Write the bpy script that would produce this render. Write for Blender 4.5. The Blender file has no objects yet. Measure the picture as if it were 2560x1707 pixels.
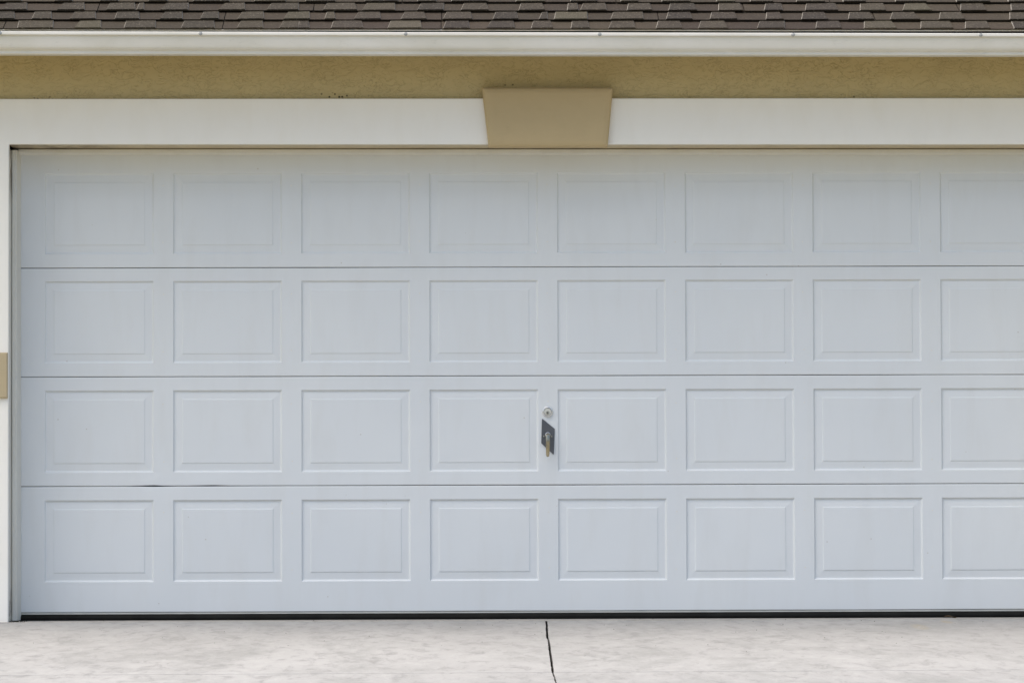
import bpy, bmesh, math, random
from mathutils import Matrix, Vector, noise
random.seed(7)
SC = bpy.context.scene
COL = SC.collection

# ------------------------------------------------------------------ camera, sky, sun, exposure
cam_data = bpy.data.cameras.new('camera'); cam = bpy.data.objects.new('camera', cam_data); COL.objects.link(cam)
right = Vector((0.9998756, -0.0154414, -0.0032221)); up = Vector((0.0026073, -0.0396736, 0.9992093)); fwd = Vector((0.015557, 0.9990934, 0.0396284))
m = Matrix.Identity(4)
for i in range(3):
    m[i][0] = right[i]; m[i][1] = up[i]; m[i][2] = -fwd[i]
m.translation = Vector((0.0, -20.0, 0.4865))
cam.matrix_world = m
cam_data.sensor_width = 36.0; cam_data.lens = 10820.0 / 2560.0 * 36.0
cam_data.clip_start = 0.1; cam_data.clip_end = 1000.0
SC.camera = cam

SUN_EL, SUN_AZ = math.radians(66), math.radians(-96)      # azimuth clockwise from +Y: high veiled sun, front left
world = bpy.data.worlds.new('World'); SC.world = world; world.use_nodes = True
wn = world.node_tree.nodes; wl = world.node_tree.links
bg = wn['Background']; sky = wn.new('ShaderNodeTexSky'); sky.sky_type = 'NISHITA'; sky.sun_disc = False
sky.sun_elevation = SUN_EL; sky.sun_rotation = SUN_AZ; sky.air_density = 1.0; sky.dust_density = 3.6; sky.ozone_density = 1.0
wl.new(sky.outputs[0], bg.inputs[0]); bg.inputs[1].default_value = 0.105
sd = bpy.data.lights.new('sun', 'SUN'); sun = bpy.data.objects.new('sun', sd); COL.objects.link(sun)
sd.energy = 1.5; sd.angle = math.radians(85); sd.color = (1.0, 0.915, 0.78)
d = Vector((math.sin(SUN_AZ) * math.cos(SUN_EL), math.cos(SUN_AZ) * math.cos(SUN_EL), math.sin(SUN_EL)))
sun.rotation_euler = d.to_track_quat('Z', 'Y').to_euler(); sun.location = (-8, -10, 14)
SC.view_settings.view_transform = 'Standard'; SC.view_settings.look = 'None'
SC.view_settings.exposure = 1.28; SC.view_settings.gamma = 1.0; SC.view_settings.use_curve_mapping = False

# ------------------------------------------------------------------ materials
class NT:
    def __init__(s, name):
        s.mat = bpy.data.materials.new(name); s.mat.use_nodes = True
        s.t = s.mat.node_tree; s.b = s.t.nodes['Principled BSDF']
        tc = s.t.nodes.new('ShaderNodeTexCoord'); s.geo = s.t.nodes.new('ShaderNodeNewGeometry'); s.co = s.geo.outputs['Position']; s.tc = tc
    def n(s, t, **k):
        o = s.t.nodes.new(t)
        for a, v in k.items(): setattr(o, a, v)
        return o
    def link(s, a, b): s.t.links.new(a, b)
    def scaled(s, v, co=None):
        mp = s.n('ShaderNodeMapping'); mp.inputs['Scale'].default_value = v; s.link(co or s.co, mp.inputs[0]); return mp.outputs[0]
    def noise(s, scale, detail=4, rough=.55, dist=0., co=None):
        o = s.n('ShaderNodeTexNoise'); o.inputs['Scale'].default_value = scale; o.inputs['Detail'].default_value = detail
        o.inputs['Roughness'].default_value = rough; o.inputs['Distortion'].default_value = dist
        s.link(co or s.co, o.inputs['Vector']); return o.outputs['Fac']
    def ramp(s, fac, stops):
        o = s.n('ShaderNodeValToRGB'); e = o.color_ramp.elements
        while len(e) > len(stops): e.remove(e[-1])
        while len(e) < len(stops): e.new(1)
        for el, (p, c) in zip(e, stops):
            el.position = p; el.color = (*(c if isinstance(c, tuple) else (c, c, c)), 1)
        s.link(fac, o.inputs[0]); return o.outputs[0]
    def mix(s, fac, a, b, mode='MIX'):
        o = s.n('ShaderNodeMix', data_type='RGBA', blend_type=mode)
        for sock, v in ((o.inputs[0], fac), (o.inputs[6], a), (o.inputs[7], b)):
            if isinstance(v, tuple): sock.default_value = (*v, 1)
            elif isinstance(v, (int, float)): sock.default_value = v
            else: s.link(v, sock)
        return o.outputs[2]
    def math(s, op, a, b=0.):
        o = s.n('ShaderNodeMath', operation=op)
        for sock, v in ((o.inputs[0], a), (o.inputs[1], b)):
            if isinstance(v, (int, float)): sock.default_value = v
            else: s.link(v, sock)
        return o.outputs[0]
    def bump(s, h, dist, strength=1.):
        o = s.n('ShaderNodeBump'); o.inputs['Distance'].default_value = dist; o.inputs['Strength'].default_value = strength
        s.link(h, o.inputs['Height'])
        if s.b.inputs['Normal'].links: s.link(s.b.inputs['Normal'].links[0].from_socket, o.inputs['Normal'])
        s.link(o.outputs[0], s.b.inputs['Normal'])
    def done(s, col, rough=.6, metal=0., spec=.5):
        if isinstance(col, tuple): s.b.inputs['Base Color'].default_value = (*col, 1)
        else: s.link(col, s.b.inputs['Base Color'])
        if isinstance(rough, (int, float)): s.b.inputs['Roughness'].default_value = rough
        else: s.link(rough, s.b.inputs['Roughness'])
        s.b.inputs['Metallic'].default_value = metal; s.b.inputs['Specular IOR Level'].default_value = spec
        return s.mat
    def near(s, cx, cz, rx, rz):
        """1 inside an ellipse round (cx, cz) on a facade, 0 outside: where a stain lies"""
        sp = s.n('ShaderNodeSeparateXYZ'); s.link(s.co, sp.inputs[0])
        a = s.math('POWER', s.math('ABSOLUTE', s.math('DIVIDE', s.math('SUBTRACT', sp.outputs[0], cx), rx)), 2.)
        b = s.math('POWER', s.math('ABSOLUTE', s.math('DIVIDE', s.math('SUBTRACT', sp.outputs[2], cz), rz)), 2.)
        return s.ramp(s.math('ADD', a, b), [(.2, 1.), (1., 0.)])

M = {}
def mk_door():
    t = NT('door_paint')
    big = t.noise(1.3, 3, .5); st = t.noise(6, 5, .6, .3, t.scaled((1.6, 1, .35)))
    c = t.mix(t.ramp(big, [(.3, 0.), (.75, 1.)]), (.67, .695, .70), (.71, .73, .725))
    c = t.mix(t.math('MULTIPLY', t.ramp(st, [(.48, 0.), (.75, 1.)]), .3), c, (.62, .625, .60))
    spots = t.n('ShaderNodeTexVoronoi'); spots.inputs['Scale'].default_value = 9; t.link(t.co, spots.inputs['Vector'])
    c = t.mix(t.math('MULTIPLY', t.ramp(spots.outputs['Distance'], [(.02, 1.), (.035, 0.)]), .5), c, (.40, .35, .28))
    t.bump(t.noise(2.2, 2, .4), .005, .7)
    t.bump(t.noise(55, 3, .5, .2, t.scaled((.12, 1, 1))), .00012, .6)
    return t.done(c, t.ramp(big, [(.3, .42), (.7, .52)]), 0, .35)
M['door'] = mk_door()
def mk_stucco(name, base, dark, spots=False, amount=1.):
    t = NT(name)
    n1 = t.noise(2.5, 4, .6); n2 = t.noise(20, 4, .6)
    c = t.mix(t.ramp(n1, [(.3, 0.), (.7, 1.)]), base, tuple(v * .93 for v in base))
    wrm = t.noise(31, 3, .55, 1.2, t.scaled((.8, 1, 1.25)))
    crease = t.ramp(t.math('ABSOLUTE', t.math('SUBTRACT', wrm, .5)), [(0., 1.), (.034, 0.)])
    gate = t.ramp(t.noise(11, 3, .6), [(.40, 0.), (.56, 1.)])
    cr = t.math('MULTIPLY', crease, gate)
    c = t.mix(t.math('MULTIPLY', cr, .42 * amount), c, dark)
    c = t.mix(t.math('MULTIPLY', t.ramp(n2, [(.62, 0.), (.8, 1.)]), .25), c, dark)
    if spots:
        vor = t.n('ShaderNodeTexVoronoi'); vor.inputs['Scale'].default_value = 46; t.link(t.co, vor.inputs['Vector'])
        dots = t.ramp(vor.outputs['Distance'], [(.16, 1.), (.3, 0.)])
        for (x, z, rx, rz, k) in ((-.50, 2.402, .13, .016, .85), (-.46, 2.395, .19, .02, .4), (1.83, 2.392, .09, .012, .8), (-1.8, 2.392, .14, .010, .6), (.32, 2.447, .10, .012, .7)):
            c = t.mix(t.math('MULTIPLY', t.math('MULTIPLY', dots, t.near(x, z, rx, rz)), k), c, (.035, .028, .018))
    t.bump(t.ramp(wrm, [(.42, 0.), (.5, 1.)]), .003 * amount, .6)
    t.bump(t.noise(140, 3, .6), .0008 * amount, .6)
    return t.done(c, .88, 0, .25)
M['stucco'] = mk_stucco('tan_stucco', (.56, .465, .255), (.22, .175, .085), True)
M['keystone'] = mk_stucco('tan_smooth_coat', (.53, .415, .235), (.40, .31, .16), False, .12)
M['quoin'] = mk_stucco('quoin_coat', (.50, .41, .26), (.38, .30, .18), False, .15)
def mk_trim(name, col, dirt, amt, corner=False):
    t = NT(name)
    n = t.noise(3.5, 5, .6); s = t.noise(9, 4, .6, .4, t.scaled((1, 1, .3)))
    c = t.mix(t.math('MULTIPLY', t.ramp(s, [(.45, 0.), (.8, 1.)]), amt), col, dirt)
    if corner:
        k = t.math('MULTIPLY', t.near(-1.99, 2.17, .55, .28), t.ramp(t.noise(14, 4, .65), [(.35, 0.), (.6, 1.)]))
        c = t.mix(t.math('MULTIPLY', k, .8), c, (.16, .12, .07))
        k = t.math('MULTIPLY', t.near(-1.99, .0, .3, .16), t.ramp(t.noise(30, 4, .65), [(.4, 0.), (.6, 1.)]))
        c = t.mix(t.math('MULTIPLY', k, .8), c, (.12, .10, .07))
    t.bump(t.noise(90, 3, .6), .0007, .4); t.bump(t.noise(1.7, 2, .5), .006, .4)
    return t.done(c, .62, 0, .3)
M['trim'] = mk_trim('white_trim_paint', (.88, .855, .785), (.75, .70, .58), .22)
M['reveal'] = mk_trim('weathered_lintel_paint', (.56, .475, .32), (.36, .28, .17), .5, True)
M['jamb'] = mk_trim('weathered_jamb_paint', (.66, .65, .59), (.42, .39, .31), .4, True)
M['stop'] = mk_trim('stop_moulding_vinyl', (.70, .69, .63), (.56, .53, .45), .3)
def mk_gutter():
    t = NT('gutter_aluminium')
    n = t.noise(2.5, 4, .6, .3, t.scaled((1, 1, 2)))
    c = t.mix(t.ramp(n, [(.35, 0.), (.7, 1.)]), (.77, .75, .69), (.68, .66, .58))
    c = t.mix(t.math('MULTIPLY', t.ramp(t.noise(45, 4, .7, .5, t.scaled((.35, 1, 1))), [(.6, 0.), (.75, 1.)]), .25), c, (.38, .37, .33))
    t.bump(t.noise(1.2, 2, .5), .008, .35)
    return t.done(c, .30, 0, .5)
M['gutter'] = mk_gutter()
def mk_plain(name, c0, c1, scale, rough, metal=0., spec=.4, bump=0.):
    t = NT(name); c = t.mix(t.ramp(t.noise(scale, 4, .6), [(.3, 0.), (.7, 1.)]), c0, c1)
    if bump: t.bump(t.noise(scale * 4, 3), bump, .6)
    return t.done(c, rough, metal, spec)
M['rubber'] = mk_plain('black_rubber', (.006, .006, .005), (.013, .013, .011), 9, .7, 0, .15)
M['dark_gap'] = mk_plain('door_core', (.05, .05, .05), (.08, .08, .075), 9, .9, 0, .1)
M['retainer'] = mk_plain('retainer_aluminium', (.50, .50, .46), (.60, .60, .56), 12, .45, .3)
M['plate'] = mk_plain('slate_plate_paint', (.075, .08, .09), (.10, .105, .115), 60, .42, .1, .5, .0002)
M['lever'] = mk_plain('worn_brass', (.50, .43, .28), (.26, .25, .22), 38, .24, .9, .5, .0002)
M['chrome'] = mk_plain('satin_nickel', (.80, .80, .78), (.70, .70, .67), 60, .28, .7, .5)
M['keyface'] = mk_plain('lock_face', (.66, .65, .58), (.72, .71, .64), 60, .35, .5)
M['plug'] = mk_plain('lock_plug', (.33, .32, .27), (.42, .41, .35), 80, .4, .8)
M['black'] = mk_plain('keyhole_dark', (.01, .01, .01), (.015, .015, .015), 9, .8)
M['screw'] = mk_plain('zinc_screw', (.36, .36, .35), (.48, .48, .46), 90, .45, .6)
M['soffit'] = mk_plain('soffit_paint', (.52, .43, .26), (.46, .38, .23), 4, .7)
M['soil'] = mk_plain('joint_dirt', (.018, .016, .013), (.04, .035, .028), 30, .95, 0, .1)
M['leaf'] = mk_plain('dry_leaf', (.05, .035, .02), (.09, .06, .03), 60, .8, 0, .2)
M['grass'] = mk_plain('lawn', (.20, .175, .07), (.27, .22, .10), 3, .95, 0, .1, .01)

def mk_shingle(name, island, dark):
    t = NT(name)
    if island: r = t.geo.outputs['Random Per Island']
    else: r = t.n('ShaderNodeObjectInfo').outputs['Random']
    if dark: c = t.ramp(r, [(0., (0.0296, 0.0211, 0.0148)), (.4, (0.0382, 0.0273, 0.0195)), (.7, (0.0335, 0.0250, 0.0172)), (1., (0.0452, 0.0335, 0.0226))])
    else: c = t.ramp(r, [(0., (0.0250, 0.0195, 0.0148)), (.35, (0.0312, 0.0242, 0.0179)), (.7, (0.0382, 0.0296, 0.0211)), (.9, (0.0468, 0.0382, 0.0265)), (1., (0.0593, 0.0499, 0.0343))])
    big = t.noise(1.1, 3, .5)
    c = t.mix(t.math('MULTIPLY', t.ramp(big, [(.4, 0.), (.65, 1.)]), .6), c, t.mix(1., c, (1.02, 1.12, .92), 'MULTIPLY'))
    g = t.noise(115, 3, .75); g2 = t.noise(150, 3, .7)
    c = t.mix(t.math('MULTIPLY', t.ramp(g, [(.56, 0.), (.68, 1.)]), .3 if dark else .8), c, (.19, .168, .13))
    c = t.mix(t.math('MULTIPLY', t.ramp(g2, [(.28, 1.), (.45, 0.)]), .6), c, (.022, .018, .016))
    t.bump(g, .002, .8)
    return t.done(c, .95, 0, .2)
M['tab'] = mk_shingle('shingle_granules', False, False)
M['strip'] = mk_shingle('shingle_base_granules', False, True)
M['tabs_far'] = mk_shingle('shingle_granules_field', True, False)
M['cut_edge'] = mk_plain('shingle_cut_edge', (.32, .30, .26), (.07, .06, .05), 60, .95, 0, .1)
M['deck'] = mk_plain('roof_felt', (.02, .018, .016), (.03, .026, .022), 10, .95, 0, .1)
def mk_concrete(name, base):
    t = NT(name)
    cs_ = t.scaled((1, .34, 1)); n0 = t.noise(.55, 4, .55); n1 = t.noise(3.0, 6, .66, .6, cs_); n2 = t.noise(15, 6, .7, .5, cs_); n3 = t.noise(62, 5, .75, 0, cs_)
    c = t.mix(t.ramp(n0, [(.3, 0.), (.7, 1.)]), base, tuple(v * .80 for v in base))
    c = t.mix(t.math('MULTIPLY', t.ramp(n1, [(.48, 0.), (.66, 1.)]), .62), c, tuple(v * k for v, k in zip(base, (.68, .69, .68))))
    c = t.mix(t.math('MULTIPLY', t.ramp(n2, [(.51, 0.), (.69, 1.)]), .72), c, tuple(v * .58 for v in base))
    c = t.mix(t.math('MULTIPLY', t.ramp(n2, [(.30, 1.), (.45, 0.)]), .35), c, tuple(min(.8, v * 1.18) for v in base))
    c = t.mix(t.math('MULTIPLY', t.ramp(n3, [(.58, 0.), (.72, 1.)]), .4), c, tuple(v * .5 for v in base))
    # a few rusty, ochre stains
    sp = t.n('ShaderNodeSeparateXYZ'); t.link(t.co, sp.inputs[0])
    for cx, cy, rx, ry in ((2.11, -.75, .045, .22), (2.27, -.40, .03, .15)):
        a = t.math('POWER', t.math('DIVIDE', t.math('SUBTRACT', sp.outputs[0], cx), rx), 2.)
        b = t.math('POWER', t.math('ABSOLUTE', t.math('DIVIDE', t.math('SUBTRACT', sp.outputs[1], cy), ry)), 2.)
        k = t.ramp(t.math('ADD', t.math('ABSOLUTE', a), b), [(.1, 1.), (1., 0.)])
        c = t.mix(t.math('MULTIPLY', t.math('MULTIPLY', k, t.ramp(n2, [(.3, 0.), (.6, 1.)])), .4), c, (.36, .29, .16))
    t.bump(n3, .0015, .5); t.bump(n2, .004, .35)
    return t.done(c, .9, 0, .25)
M['concrete'] = mk_concrete('driveway_concrete', (.36, .356, .342))
M['floor'] = mk_concrete('garage_floor_concrete', (.36, .345, .315))

# ------------------------------------------------------------------ mesh helpers
def obj(name, verts, faces, mat, parent=None, smooth=False, bevel=0., seg=2):
    me = bpy.data.meshes.new(name); me.from_pydata(verts, [], faces); me.validate()
    bm = bmesh.new(); bm.from_mesh(me); bmesh.ops.recalc_face_normals(bm, faces=bm.faces); bm.to_mesh(me); bm.free()
    return link(name, me, mat, parent, smooth, bevel, seg)
def link(name, me, mat, parent=None, smooth=False, bevel=0., seg=2):
    if mat and not me.materials: me.materials.append(M[mat])
    if smooth:
        me.polygons.foreach_set('use_smooth', [True] * len(me.polygons)); me.set_sharp_from_angle(angle=math.radians(35))
    o = bpy.data.objects.new(name, me); COL.objects.link(o)
    if parent: o.parent = parent
    if bevel:
        b = o.modifiers.new('bevel', 'BEVEL'); b.width = bevel; b.segments = seg; b.limit_method = 'ANGLE'; b.angle_limit = math.radians(40)
        b.harden_normals = False
    return o
BOXF = [(0, 1, 2, 3), (7, 6, 5, 4), (0, 4, 5, 1), (1, 5, 6, 2), (2, 6, 7, 3), (3, 7, 4, 0)]
def boxv(x0, x1, y0, y1, z0, z1): return [(x0, y0, z0), (x1, y0, z0), (x1, y1, z0), (x0, y1, z0), (x0, y0, z1), (x1, y0, z1), (x1, y1, z1), (x0, y1, z1)]
class MB:
    def __init__(s): s.v = []; s.f = []
    def add(s, v, f):
        n = len(s.v); s.v += list(v); s.f += [tuple(i + n for i in q) for q in f]; return s
    def box(s, *a): return s.add(boxv(*a), BOXF)
    def prism(s, poly, y0, y1):
        """poly in x,z; extruded along y"""
        n = len(poly)
        v = [(x, y0, z) for x, z in poly] + [(x, y1, z) for x, z in poly]
        f = [tuple(range(n)), tuple(reversed(range(n, 2 * n)))] + [(i, (i + 1) % n, n + (i + 1) % n, n + i) for i in range(n)]
        return s.add(v, f)
    def lathe(s, prof, c, n=32):
        """prof: (radius, y) from back to front round an axis along y through c=(x,z)"""
        v = []; f = []
        for r, y in prof:
            for k in range(n): a = 2 * math.pi * k / n; v.append((c[0] + r * math.cos(a), y, c[1] + r * math.sin(a)))
        for i in range(len(prof) - 1):
            for k in range(n): f.append((i * n + k, i * n + (k + 1) % n, (i + 1) * n + (k + 1) % n, (i + 1) * n + k))
        f.append(tuple(range(n))); f.append(tuple(range((len(prof) - 1) * n, len(prof) * n)))
        return s.add(v, f)
    def build(s, name, mat, parent=None, **k): return obj(name, s.v, s.f, mat, parent, **k)
def sweep_x(prof, xs, zfun=lambda x: 0., closed=True, wob=0.):
    """profile (y,z) swept along x"""
    n = len(prof); v = []; f = []
    for x in xs:
        for y, z in prof: v.append((x, y, z + zfun(x)))
    for i in range(len(xs) - 1):
        for k in range(n if closed else n - 1):
            f.append((i * n + k, i * n + (k + 1) % n, (i + 1) * n + (k + 1) % n, (i + 1) * n + k))
    if closed: f.append(tuple(range(n))); f.append(tuple(range((len(xs) - 1) * n, len(xs) * n)))
    return v, f
def frange(a, b, step):
    n = max(1, round((b - a) / step)); return [a + (b - a) * i / n for i in range(n + 1)]

# ------------------------------------------------------------------ ground, driveway, floor
SL = 0.04
def gz(y): return SL * (max(y, -24) + .25) + .003
ys = [-300, -60, -24, -12, -4, -.35, 12, 300]
v = []; f = []
for y in ys:
    for x in (-300, -6, 6, 300): v.append((x, y, (gz(y) if y < 0 else 0) - .075))
for i in range(len(ys) - 1):
    for k in range(3): f.append((i * 4 + k, i * 4 + k + 1, i * 4 + k + 5, i * 4 + k + 4))
g = obj('ground', v, f, 'grass'); g['kind'] = 'structure'; g['label'] = 'lawn around the garage and its driveway'
dx0, dx1 = -2.75, 3.75
v = [(dx0, -23.9, gz(-23.9) - .04), (dx1, -23.9, gz(-23.9) - .04), (dx1, -.26, -.05), (dx0, -.26, -.05)]
drive = obj('driveway', v, [(0, 1, 2, 3)], 'soil'); drive['kind'] = 'structure'; drive['label'] = 'pale concrete driveway sloping down from the garage door'
crack = [(-.235, .4605), (-.45, .4565), (-.85, .4480), (-1.05, .4450), (-1.29, .4385), (-1.5, .4400), (-1.74, .4380), (-2.1, .4305), (-2.8, .4215), (-3.2, .4155), (-3.335, .4130)]
def cx(y):
    for (a, xa), (b, xb) in zip(crack, crack[1:]):
        if b <= y <= a: return xa + (xb - xa) * (y - a) / (b - a)
    return .413
def jy(x): return -3.345 + (x + 1.7) * .0213          # the first saw cut across
rng = random.Random(3)
rows = [(-.235, None), (None, -6.7), (-6.704, -10.05), (-10.054, -13.4), (-13.404, -16.75), (-16.754, -20.1), (-20.104, -23.85)]
for i, (ya, yb) in enumerate(rows):
    for side in (0, 1):
        xe = dx0 + .03 if side == 0 else dx1 - .03
        sg = -1 if side == 0 else 1
        n = 60 if i < 2 else 2
        Y0 = [(-.235 - (jit := .0)) if ya is not None and i == 0 else ya]
        edge = []
        top = (lambda x: ya) if ya is not None else (lambda x: jy(x) - .0016)
        bot = (lambda x: yb) if yb is not None else (lambda x: jy(x) + .0016)
        xc = .436
        for k in range(n + 1):
            a, b = top(.43), bot(.43)
            y = a + (b - a) * k / n
            w = (.0048 + .0014 * noise.noise(Vector((0, y * 2.2, sg * 3.)))) if i == 0 else .003
            edge.append((cx(y) + sg * (w + rng.uniform(-.0012, .0012) * (1 if i < 2 else 0)), y))
        poly = [(xe, top(xe))] + edge + [(xe, bot(xe))]
        vv = [(x, y, gz(y) - (.006 if i == 0 else .0063)) for x, y in poly] + [(x, y, gz(y) - .038) for x, y in poly]
        N = len(poly)
        ff = [tuple(range(N)), tuple(reversed(range(N, 2 * N)))] + [(k, (k + 1) % N, N + (k + 1) % N, N + k) for k in range(N)]
        obj('concrete_slab', vv, ff, 'concrete', drive)
lipx = frange(-2.7, 3.7, .02)
v = []; f = []
for i, x in enumerate(lipx):
    ye = -.258 + .010 * noise.noise(Vector((x * 7, 0, 3))) + .006 * noise.noise(Vector((x * 31, 5, 3)))
    v += [(x, ye, -.004), (x, ye + .006, -.0005), (x, .30, 0.), (x, .30, -.05), (x, ye, -.05)]
for i in range(len(lipx) - 1):
    for k in range(4): f.append((i * 5 + k, i * 5 + k + 1, i * 5 + k + 6, i * 5 + k + 5))
fl = obj('garage_floor', v, f, 'floor'); fl['kind'] = 'structure'; fl['label'] = 'edge of the concrete garage floor slab under the door'

# ------------------------------------------------------------------ the house
house = bpy.data.objects.new('garage_house', None); COL.objects.link(house); house.location = (0, 0, 0)
house['label'] = 'tan stucco garage with wide white panelled door, brown shingle roof and white gutter'; house['category'] = 'garage'
XL, XR = -1.990, 2.946            # opening
ZH = 2.1737
def tilt(x): return -.0019 * (x - .48)   # the builder's lintel is a touch out of level
HX0, HX1 = -3.6, 4.56
# stucco wall with its opening
mb = MB()
for (x0, x1, z0, z1) in ((HX0, XL - .02, -.2, 2.74), (XR + .02, HX1, -.2, 2.74)): mb.box(x0, x1, -.2, 0.02, z0, z1)
mb.add([(XL - .02, -.2, 2.20), (XR + .02, -.2, 2.20), (XR + .02, .02, 2.20), (XL - .02, .02, 2.20), (XL - .02, -.2, 2.74), (XR + .02, -.2, 2.74), (XR + .02, .02, 2.9), (XL - .02, .02, 2.9)], BOXF)
mb.box(HX0, HX0 + .2, .02, 9.6, -.2, 2.74); mb.box(HX1 - .2, HX1, .02, 9.6, -.2, 2.74); mb.box(HX0 + .2, HX1 - .2, 9.4, 9.6, -.2, 2.74)
mb.build('wall', 'stucco', house)
# white surround, one piece: two jamb bands and a lintel band
TW = .33
def zt(x): return 2.3838 + tilt(x) * .5
outl = [(XL - TW, -.03), (XL, -.03), (XL, ZH + tilt(XL)), (XR, ZH + tilt(XR)), (XR, -.03), (XR + TW, -.03), (XR + TW, zt(XR)), (XL - TW, zt(XL))]
mb = MB()
n = len(outl)
v = [(x, -.23, z) for x, z in outl] + [(x, -.195, z) for x, z in outl]
front = [(0, 1, 2, 7), (2, 3, 6, 7), (3, 4, 5, 6)]
f = front + [tuple(i + n for i in reversed(q)) for q in front] + [(i, (i + 1) % n, n + (i + 1) % n, n + i) for i in range(n)]
obj('trim', v, f, 'trim', house, bevel=.004)
# the lining of the opening behind the trim
for s, x in ((-1, XL), (1, XR)):
    MB().box(min(x, x + s * .02), max(x, x + s * .02), -.195, .06, -.03, 2.16).build('reveal', 'jamb', house)
mb = MB()
v = boxv(XL, XR, -.195, .06, 0, 0)
v = [(x, y, (ZH + tilt(x) - (.0 if y < -.1 else .0035)) if i < 4 else 2.21) for i, (x, y, z) in enumerate(v)]
mb.add(v, BOXF)
mb.build('reveal', 'reveal', house)
# stop moulding round the door
def stop(name, poly, mapf, length):
    n = len(poly); v = []; f = []
    for t in length:
        v += [mapf(a, b, t) for a, b in poly]
    for i in range(len(length) - 1): f += [(i * n + k, i * n + (k + 1) % n, (i + 1) * n + (k + 1) % n, (i + 1) * n + k) for k in range(n)]
    f += [tuple(range(n)), tuple(range((len(length) - 1) * n, len(length) * n))]
    return obj(name, v, f, 'stop', house)
prof = [(0, .03), (0, -.022), (.004, -.030), (.013, -.030), (.015, -.0265), (.021, -.0265), (.0245, -.022), (.0305, -.010), (.0335, -.0035), (.0335, -.0015), (.029, .004), (.024, .03)]
deep = [(0, .03), (0, -.100), (.004, -.108), (.012, -.108), (.014, -.1045), (.0225, -.1045), (.0255, -.100), (.0268, -.030), (.0300, -.012), (.0335, -.0035), (.0335, -.0015), (.029, .004), (.024, .03)]
# each moulding runs inside the lining: a = distance from the lining, b = depth
wl_ = lambda z: .0008 * math.sin(z * 2.1) + (.0022 * max(0, 1.1 - z) if z < 1.1 else 0)
stop('stop_moulding', [(a + .0005, b) for a, b in deep], lambda a, b, t: (XL + a + (wl_(t) if a > .002 else 0), b, t), frange(.0035, ZH - .012, .1))
stop('stop_moulding', [(a + .0005, b) for a, b in deep], lambda a, b, t: (XR - a, b, t), frange(.0035, ZH - .012, .1))
stop('stop_moulding', [(a * .85 + .0005, b) for a, b in prof], lambda a, b, t: (t, b - .001, ZH + tilt(t) - .0035 - a), frange(XL + .0255, XR - .0255, .1))
# keystone: flared block with eased edges
def loft_poly(name, mat, rings, parent):
    v = []; f = []; n = len(rings[0])
    for r in rings: v += r
    for i in range(len(rings) - 1): f += [(i * n + k, i * n + (k + 1) % n, (i + 1) * n + (k + 1) % n, (i + 1) * n + k) for k in range(n)]
    f.append(tuple(range((len(rings) - 1) * n, len(rings) * n))); f.append(tuple(range(n)))
    return obj(name, v, f, mat, parent, bevel=.0025)
K = [(.2030, 2.1600), (.7480, 2.1590), (.7735, 2.4300), (.1735, 2.4310)]
def inset(poly, d):
    c = (sum(p[0] for p in poly) / 4, sum(p[1] for p in poly) / 4)
    return [(x + (d if x < c[0] else -d), z + (d if z < c[1] else -d)) for x, z in poly]
rings = [[(x, -.19, z) for x, z in K], [(x, -.256, z) for x, z in K], [(x, -.263, z) for x, z in inset(K, .003)], [(x, -.269, z) for x, z in inset(K, .010)], [(x, -.2725, z) for x, z in inset(K, .024)], [(x, -.2735, z) for x, z in inset(K, .045)]]
loft_poly('keystone', 'keystone', rings, house)
for s in (0, 1):
    for z0, z1 in ((1.0179, 1.2262),):
        x0, x1 = (XL - TW - .02, XL - .003) if s == 0 else (XR + .003, XR + TW + .02)
        q = [(x0, z0), (x1, z0), (x1, z1), (x0, z1)]
        rings = [[(x, -.19, z) for x, z in q], [(x, -.241, z) for x, z in q], [(x, -.246, z) for x, z in inset(q, .004)]]
        loft_poly('quoin_block', 'quoin', rings, house)

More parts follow.
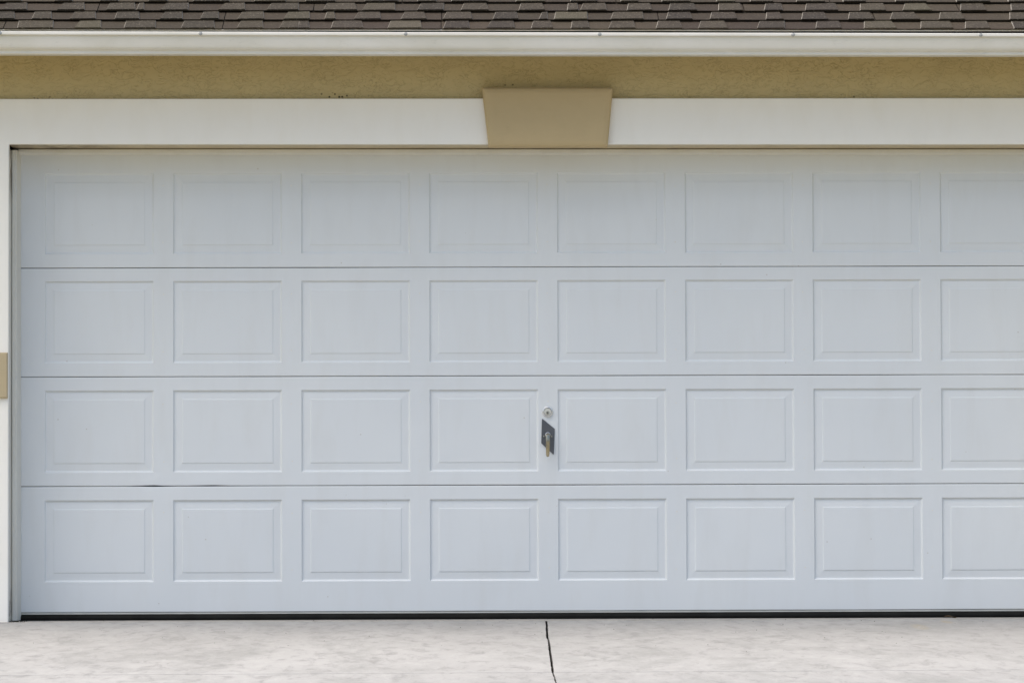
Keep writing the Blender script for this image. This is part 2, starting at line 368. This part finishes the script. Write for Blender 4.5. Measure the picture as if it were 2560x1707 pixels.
# ------------------------------------------------------------------ garage door
DX0, DX1 = -1.972, 2.928
door = MB().box(DX0, DX1, .026, .05, .02, 2.19).build('garage_door', 'dark_gap', house)
door['label'] = 'wide white sectional garage door of thirty-two raised panels'
PX0, PITCH, PW = -1.8470, .5920, .5040
secs = [(.0372, .6155, .1760, .5535), (.6180, 1.1195, .6795, 1.0590), (1.1220, 1.6224, 1.1840, 1.5640), (1.6250, 2.1800, 1.6870, 2.0620)]   # z0, z1, panel z0, panel z1
def dent3(x):      # bent lip near the left of the third seam
    return .0035 * math.exp(-((x + 1.36) / .045) ** 2) + .0028 * math.exp(-((x + 1.08) / .06) ** 2)
def build_section(i, z0, z1, p0, p1):
    xs = [DX0]
    for c in range(8):
        a = PX0 + c * PITCH
        for t in frange(xs[-1], a, .05)[1:]: xs.append(t)
        for t in frange(a, a + PW, .063)[1:]: xs.append(t)
    for t in frange(xs[-1], DX1, .06)[1:]: xs.append(t)
    inp = lambda x: any(PX0 + c * PITCH + 1e-4 < x < PX0 + c * PITCH + PW - 1e-4 for c in range(8))
    # rows of (z, y): rounded lips at both edges
    prof = [(z0 + .006, .025), (z0, .018), (z0, .0035), (z0 + .0012, .001), (z0 + .004, 0.), (z0 + .022, 0.), (p0, 0.), (p1, 0.), (z1 - .022, 0.), (z1 - .004, 0.), (z1 - .0012, .001), (z1, .0035), (z1, .018), (z1 - .006, .025)]
    v = []; f = []
    n = len(prof)
    for x in xs:
        for k, (z, y) in enumerate(prof):
            if i == 1 and k <= 5: z += dent3(x) * (1 if k < 5 else .4); y -= dent3(x) * (.7 if 2 <= k <= 5 else 0)
            if i == 0 and k >= 8: z -= .0010 * math.exp(-((x + 1.33) / .05) ** 2); y += .0022 * math.exp(-((x + 1.33) / .09) ** 2) * (1 if k > 8 else .4)
            wob = .0007 * noise.noise(Vector((x * 2.3, i * 7.7, z))) if (k < 5 or k > 8) else 0
            v.append((x, y, z + wob))
    for a in range(len(xs) - 1):
        xm = (xs[a] + xs[a + 1]) / 2
        for k in range(n - 1):
            if k == 6 and inp(xm): continue
            f.append((a * n + k, (a + 1) * n + k, (a + 1) * n + k + 1, a * n + k + 1))
    o = obj('door_section', v, f, 'door', door)
    return o
for i, s in enumerate(secs): build_section(i, *s)
def panel_mesh(w, h):
    # pressed panel: cove down, long ramp up, small step, flat field; (inset, depth) pairs
    prof = [(0, 0), (.0014, .0006), (.0026, .0026), (.0054, .0060), (.0080, .0078), (.0105, .0082), (.0145, .0079), (.0400, .0060), (.0416, .0057), (.0434, .0042), (.0460, .0037), (.0540, .0036)]
    v = []; f = []
    for d, y in prof: v += [(d, y, d), (w - d, y, d), (w - d, y, h - d), (d, y, h - d)]
    for i in range(len(prof) - 1): f += [(i * 4 + k, i * 4 + (k + 1) % 4, i * 4 + 4 + (k + 1) % 4, i * 4 + 4 + k) for k in range(4)]
    b = (len(prof) - 1) * 4; f.append((b, b + 1, b + 2, b + 3))
    me = bpy.data.meshes.new('panel'); me.from_pydata(v, [], f); me.materials.append(M['door']); return me
cache = {}
for (z0, z1, p0, p1) in secs:
    h = round(p1 - p0, 4)
    if h not in cache: cache[h] = panel_mesh(PW, h)
    for c in range(8):
        o = link('panel', cache[h], None, door); o.location = (PX0 + c * PITCH, 0, p0)
# screw dimples on the stiles: painted-over heads
for (z0, z1, p0, p1) in secs:
    for c in range(1, 8):
        for zz in (p0 + .055 + rng.uniform(-.006, .006), p1 - .06 + rng.uniform(-.006, .006)):
            x = PX0 + c * PITCH - (PITCH - PW) / 2 + rng.uniform(-.003, .003)
            if abs(x - .475) < .06 and .7 < zz < 1.0: continue
            MB().lathe([(.0032, .001), (.0030, -.0007), (.0018, -.0012)], (x, zz), 8).build('screw', 'gutter', door, smooth=True)
# bottom seal and its retainer
xs = frange(DX0 + .01, DX1 - .01, .05)
pr = [(.022, .0352), (.001, .0352), (-.0012, .0345), (-.0012, .0288), (.001, .0280), (.022, .0280)]
v, f = sweep_x(pr, xs); obj('seal_retainer', v, f, 'retainer', door)
pr = [(.030, .0278), (.004, .0278), (-.002, .0262), (-.0065, .020), (-.0085, .013), (-.0080, .006), (-.0045, .0018), (.002, .0006), (.030, .0006)]
v, f = sweep_x(pr, xs, lambda x: .0004 * noise.noise(Vector((x * 3, 0, 0)))); obj('bottom_seal', v, f, 'rubber', door, smooth=False)
# lock cylinder
LC = (.4748, .9550)
MB().lathe([(.0248, .002), (.0248, -.004), (.0240, -.0075), (.0222, -.0105), (.0190, -.0118), (.0186, -.0060), (.0186, .002)], LC, 40).build('lock_ring', 'chrome', door, smooth=True, bevel=.0004)
MB().lathe([(.0168, .001), (.0168, -.0088), (.0160, -.0098)], LC, 40).build('lock_face', 'keyface', door)
MB().lathe([(.0082, -.009), (.0082, -.0116), (.0074, -.0124)], (LC[0], LC[1] - .0052), 28).build('lock_plug', 'plug', door)
MB().prism([(LC[0] - .0018, LC[1] - .0100), (LC[0] + .0018, LC[1] - .0100), (LC[0] + .0018, LC[1] - .0045), (LC[0] + .0008, LC[1] - .0010), (LC[0] - .0012, LC[1] - .0010), (LC[0] - .0018, LC[1] - .0045)], -.0100, -.01265).build('keyhole', 'black', door)
# handle: skewed slate plate, drooping lever
def rounded(poly, r, n=5):
    out = []
    L = len(poly)
    for i in range(L):
        p = Vector(poly[i]); a = (Vector(poly[i - 1]) - p).normalized(); b = (Vector(poly[(i + 1) % L]) - p).normalized()
        half = a.angle(b) / 2; t = r / math.tan(half)
        p0 = p + a * t; p1 = p + b * t
        for k in range(n + 1):
            s = k / n; out.append(tuple(p0 * (1 - s) ** 2 + p * 2 * s * (1 - s) + p1 * s * s))
    return out
pl = rounded([(.4485, .9245), (.5078, .8755), (.5030, .7550), (.4450, .8095)], .0035)
MB().prism(pl, .001, -.0048).build('handle_plate', 'plate', door, bevel=.0008)
mb = MB(); rings = []
path = [(.8475, -.004, .0098, .0098), (.8475, -.024, .0095, .0095), (.8472, -.032, .0100, .0092), (.8430, -.0395, .0103, .0080), (.832, -.0425, .0102, .0068), (.815, -.0432, .0096, .0062), (.795, -.0428, .0090, .0058), (.775, -.0420, .0084, .0056), (.758, -.0408, .0080, .0056), (.7495, -.0400, .0070, .0050), (.7465, -.0396, .0040, .0030)]
nn = 18; v = []; f = []
for i, (z, y, rx, rt) in enumerate(path):
    za, ya = path[max(0, i - 1)][:2]; zb, yb = path[min(len(path) - 1, i + 1)][:2]
    tz, ty = zb - za, yb - ya; L = math.hypot(tz, ty) or 1; nz, ny = -ty / L, tz / L
    if i < 2: nz, ny = 1, 0
    xo = .4754 - .0013 * (i / 10)
    for k in range(nn):
        a = 2 * math.pi * k / nn; ca, sa = math.cos(a), math.sin(a)
        v.append((xo + rx * ca, y + ny * rt * sa, z + nz * rt * sa))
for i in range(len(path) - 1): f += [(i * nn + k, i * nn + (k + 1) % nn, (i + 1) * nn + (k + 1) % nn, (i + 1) * nn + k) for k in range(nn)]
f += [tuple(range(nn)), tuple(range((len(path) - 1) * nn, len(path) * nn))]
obj('handle_lever', v, f, 'lever', door, smooth=True)
MB().lathe([(.0125, -.004), (.0125, -.0075), (.0115, -.0095), (.0100, -.0100)], (.4754, .8475), 28).build('handle_collar', 'chrome', door, smooth=True)
for s in (-1, 1):
    MB().lathe([(.0040, -.004), (.0038, -.0062), (.0022, -.0072)], (.4752 + s * .0182, .8405), 14).build('handle_screw', 'plug', door, smooth=True)
    MB().box(.4752 + s * .0182 - .0035, .4752 + s * .0182 + .0035, -.0074, -.0066, .8398, .8411).build('screw_slot', 'black', door)

# ------------------------------------------------------------------ eave: soffit, fascia, gutter
def rtilt(x): return -.0021 * (x - .31)
EX0, EX1 = HX0 - .35, HX1 + .35
def slab(name, y0, y1, z0, z1, mat, tl=rtilt, **k):
    v = boxv(EX0, EX1, y0, y1, z0, z1); v = [(x, y, z + tl(x)) for x, y, z in v]; return obj(name, v, BOXF, mat, house, **k)
slab('soffit', -.482, -.2, 2.612, 2.622, 'soffit')
slab('fascia', -.504, -.482, 2.590, 2.668, 'gutter')
# drip edge: thin flange under the shingles and a face turned down
pr = [(-.5050, 2.6600), (-.5075, 2.6330), (-.5095, 2.6320), (-.5068, 2.6615), (-.5240, 2.6632), (-.5262, 2.6608), (-.5270, 2.6618), (-.5250, 2.6668), (-.5050, 2.6690)]
v, f = sweep_x(pr, frange(EX0, EX1, .08), lambda x: rtilt(x) + .0012 * noise.noise(Vector((x * 1.7, 2, 0)))); obj('drip_edge', v, f, 'gutter', house)
GB = 2.5478
gt = lambda x: -.0029 * (x - .31) + .0007 * noise.noise(Vector((x * .9, 9, 0)))
pr = [(-.507, .0880), (-.5075, .0), (-.5760, 0.), (-.5800, .0014), (-.5815, .0040), (-.5810, .0150), (-.5830, .0164), (-.5900, .0180), (-.5985, .0220), (-.6045, .0285), (-.6085, .0380), (-.6120, .0500), (-.6150, .0620), (-.6165, .0710), (-.6160, .0785), (-.6270, .0798), (-.6300, .0812), (-.6306, .0840), (-.6306, .0925), (-.6295, .0945), (-.6270, .0952), (-.6200, .0950), (-.6190, .0930)]
top_extra = lambda x: -.0006 * (x - .31)
v = []; f = []; xs = frange(EX0, EX1, .1); n = len(pr)
for x in xs:
    for y, z in pr: v.append((x, y, GB + z + gt(x) + top_extra(x) * (z / .09)))
for i in range(len(xs) - 1): f += [(i * n + k, i * n + k + 1, (i + 1) * n + k + 1, (i + 1) * n + k) for k in range(n - 1)]
f += [tuple(range(n)), tuple(range((len(xs) - 1) * n, len(xs) * n))]
gut = obj('gutter', v, f, 'gutter', house)
for x in (-3.75, -2.85, -1.990, -1.092, -.172, .700, 1.570, 2.415, 3.30, 4.2):
    z = GB + .0868 + gt(x) + top_extra(x)
    mb = MB()
    mb.lathe([(.0085, -.6300), (.0085, -.6318), (.0078, -.6324)], (x, z), 18)
    n0 = 6; mb.lathe([(.0056, -.6322), (.0056, -.6362), (.0046, -.6372)], (x, z), n0)
    mb.build('gutter_screw', 'screw', gut)

# ------------------------------------------------------------------ roof
SLP = math.atan(5 / 12); cs, sn = math.cos(SLP), math.sin(SLP)
EY, EZ = -.530, 2.6565
def rp(x, u, h): return (x, EY + u * cs - h * sn, EZ + u * sn + h * cs + rtilt(x))
UR = 5.6       # slope length up to the ridge
c0, c1, c2, c3 = rp(EX0, .01, 0), rp(EX1, .01, 0), rp(EX1, UR, 0), rp(EX0, UR, 0)
yr = c2[1]
v = [c0, c1, c2, c3, (EX1, 2 * yr + .5, c1[2]), (EX0, 2 * yr + .5, c0[2])]
v += [(x, y, z - .012) for x, y, z in v]
roof = obj('roof', v, [(0, 1, 2, 3), (3, 2, 4, 5), (6, 7, 8, 9), (9, 8, 10, 11), (0, 6, 7, 1), (4, 10, 11, 5), (0, 3, 9, 6), (3, 5, 11, 9), (1, 2, 8, 7), (2, 4, 10, 8)], 'deck', house)
EXPO = .147; U0 = .0
H0, H1, TT = .0155, .0050, .0055
TABS = [[(-1.919,-1.926,-1.773,-1.762),(-1.664,-1.65,-1.558,-1.546),(-1.44,-1.44,-1.309,-1.301),(-1.183,-1.176,-1.045,-1.035),(-.932,-.919,-.824,-.816),(-.74,-.727,-.658,-.656),(-.655,-.655,-.616,-.607),(-.507,-.5,-.376,-.364),(-.251,-.24,-.107,-.101),(-.0,.012,.111,.115),(.194,.217,.315,.318),(.396,.409,.483,.492),(.576,.585,.654,.657),(.746,.765,.862,.864),(.96,.976,1.072,1.075),(1.151,1.171,1.275,1.282),(1.417,1.439,1.549,1.539),(1.682,1.7,1.797,1.797),(1.901,1.916,2.037,2.046),(2.157,2.174,2.303,2.302),(2.359,2.377,2.471,2.47)], [(-2.09,-2.083,-1.964,-1.949),(-1.868,-1.867,-1.795,-1.781),(-1.695,-1.685,-1.593,-1.581),(-1.492,-1.491,-1.395,-1.384),(-1.287,-1.273,-1.196,-1.188),(-1.104,-1.096,-1.031,-1.023),(-.934,-.92,-.826,-.817),(-.725,-.71,-.615,-.609),(-.54,-.533,-.503,-.493),(-.406,-.389,-.294,-.287),(-.193,-.177,-.092,-.079),(-.003,.015,.122,.128),(.225,.239,.332,.337),(.434,.452,.472,.47),(.503,.514,.656,.652),(.761,.778,.91,.907),(1.013,1.03,1.127,1.13),(1.212,1.229,1.331,1.333),(1.467,1.481,1.537,1.545),(1.629,1.647,1.741,1.748),(1.842,1.861,1.951,1.956),(2.033,2.058,2.153,2.167),(2.256,2.278,2.37,2.371),(2.579,2.597,2.692,2.691)], [(-2.027,-2.012,-1.919,-1.906),(-1.764,-1.749,-1.656,-1.644),(-1.542,-1.534,-1.424,-1.411),(-1.403,-1.399,-1.381,-1.372),(-1.294,-1.276,-1.176,-1.171),(-1.03,-1.008,-.918,-.91),(-.807,-.792,-.669,-.665),(-.551,-.536,-.411,-.399),(-.371,-.353,-.226,-.224),(-.12,-.103,-.0,-.003),(.08,.095,.195,.204),(.345,.357,.452,.462),(.567,.575,.615,.614),(.626,.645,.743,.744),(.841,.853,.949,.953),(1.031,1.047,1.152,1.16),(1.26,1.27,1.365,1.37),(1.47,1.486,1.555,1.551),(1.658,1.675,1.806,1.805),(1.91,1.924,2.027,2.025),(2.105,2.13,2.223,2.235),(2.37,2.389,2.487,2.487),(2.604,2.62,2.71,2.704)]]
r2 = random.Random(11)
def fill(row, lo, hi):
    """carry the course on past the stretch that was measured"""
    out = list(row)
    while out[-1][3] < hi:
        a = out[-1][3] + r2.uniform(.07, .16); w = r2.choice((.08, .11, .13, .15)) * r2.uniform(.9, 1.1)
        out.append((a, a + .006, a + w - .006, a + w))
    while out[0][0] > lo:
        b = out[0][0] - r2.uniform(.07, .16); w = r2.choice((.08, .11, .13, .15)) * r2.uniform(.9, 1.1)
        out.insert(0, (b - w, b - w + .006, b - .006, b))
    return [t for t in out if t[0] > EX0 + .02 and t[3] < EX1 - .02]
def strip_geo(x0, x1, u0, du):
    n = max(2, int((x1 - x0) / .12)); v = []; f = []
    for k in range(n + 1):
        x = x0 + (x1 - x0) * k / n; w = .0022 * noise.noise(Vector((x * 4, u0 * 30, 1))) + du
        v += [rp(x, u0 + w, H0 - .0045), rp(x, u0 + w, H0), rp(x, u0 + EXPO + .03, H1 - .0025), rp(x, u0 + EXPO + .03, H1 - .006)]
    for k in range(n): f += [(k * 4 + j, k * 4 + (j + 1) % 4, k * 4 + 4 + (j + 1) % 4, k * 4 + 4 + j) for j in range(4)]
    f += [(0, 1, 2, 3), (n * 4, n * 4 + 1, n * 4 + 2, n * 4 + 3)]
    return v, f
def tab_geo(t, u0, du):
    a, b, c, d = t; v = []; f = []
    hb = lambda s: H0 + (H1 - H0) * s
    rowsu = [(-.012, du - .002), (1.06, EXPO * 1.06)]
    for (x0, x1, s, u, lift) in ((a, d, 0., u0 + du - .002, r2.uniform(0, .0012)), (b + (b - a) * .06, c + (c - d) * .06, 1.06, u0 + EXPO * 1.06, 0.)):
        v += [rp(x0 - .0035, u, hb(s) + .0004), rp(x1 + .0025, u, hb(s) + .0004), rp(x1, u, hb(s) + TT + lift), rp(x0, u, hb(s) + TT * .8 + lift)]
    f = [(0, 1, 2, 3), (7, 6, 5, 4), (0, 4, 5, 1), (1, 5, 6, 2), (2, 6, 7, 3), (3, 7, 4, 0)]
    return v, f
far = MB()
ncourse = int((UR - .02) / EXPO)
for k in range(ncourse):
    u0 = U0 + k * EXPO
    if k < 3: row = fill(TABS[k], EX0, EX1)
    else:
        s = r2.uniform(-.1, .1); row = fill([(.3 + s, .306 + s, .42 + s, .43 + s)], EX0, EX1)
    x = EX0 - r2.uniform(0, .6); strips = []
    while x < EX1:
        a, b = max(x, EX0), min(x + .985, EX1)
        if b - a > .05: strips.append((a + .001, b - .001))
        x += .987
    for a, b in strips:
        v, f = strip_geo(a, b, u0, r2.uniform(-.0015, .0015))
        if k < 5: obj('shingle', v, f, 'strip', roof)
        else: far.add(v, f)
    for t in row:
        v, f = tab_geo(t, u0, r2.uniform(-.002, .001))
        if k < 5:
            o = obj('shingle_tab', v, f, 'tab', roof); o.data.materials.append(M['cut_edge'])
            for p_ in o.data.polygons:
                if abs(p_.normal.x) > .5: p_.material_index = 1
        else: far.add(v, f)
o = far.build('shingle_field', 'tabs_far', roof); o['kind'] = 'stuff'

# ------------------------------------------------------------------ small things on the ground
def leaf():
    v = []; f = []; n = 9
    for i in range(n + 1):
        s = i / n; w = .012 * math.sin(math.pi * min(1, s * 1.02 + .02)) ** .8; x = (s - .5) * .055; h = .004 + .004 * math.sin(s * 5)
        v += [(x, -w, h), (x, 0, h + .003), (x, w, h - .001)]
    for i in range(n): f += [(i * 3, i * 3 + 1, i * 3 + 4, i * 3 + 3), (i * 3 + 1, i * 3 + 2, i * 3 + 5, i * 3 + 4)]
    o = obj('dry_leaf', v, f, 'leaf', smooth=True); so = o.modifiers.new('thick', 'SOLIDIFY'); so.thickness = .0012
    o.location = (2.322, -.095, .0012); o.rotation_euler = (0, 0, .12)
    o['label'] = 'small dark curled leaf lying against the black door seal'; o['category'] = 'leaf'
leaf()
mb = MB(); r3 = random.Random(5)
def grit(x, y, r):
    z = (gz(y) - .006) if y < -.255 else 0.
    v = []; k = 5
    for j in range(k): a = 2 * math.pi * j / k + r3.random(); q = r * r3.uniform(.7, 1.2); v.append((x + q * math.cos(a), y + q * math.sin(a), z - .0006))
    v.append((x, y, z + r * .9)); mb.add(v, [(j, (j + 1) % k, 5) for j in range(k)] + [tuple(range(k))])
for i in range(90): grit(r3.uniform(-2.1, 2.8), -abs(r3.gauss(0, 1)) ** 1.2 * 1.2 - .05, r3.uniform(.0012, .0035))
for i in range(40): grit(-1.985 + abs(r3.gauss(0, .03)), -.03 - r3.random() * .2, r3.uniform(.002, .006))
o = mb.build('grit', 'soil'); o['kind'] = 'stuff'; o['label'] = 'dark grit scattered on the concrete'
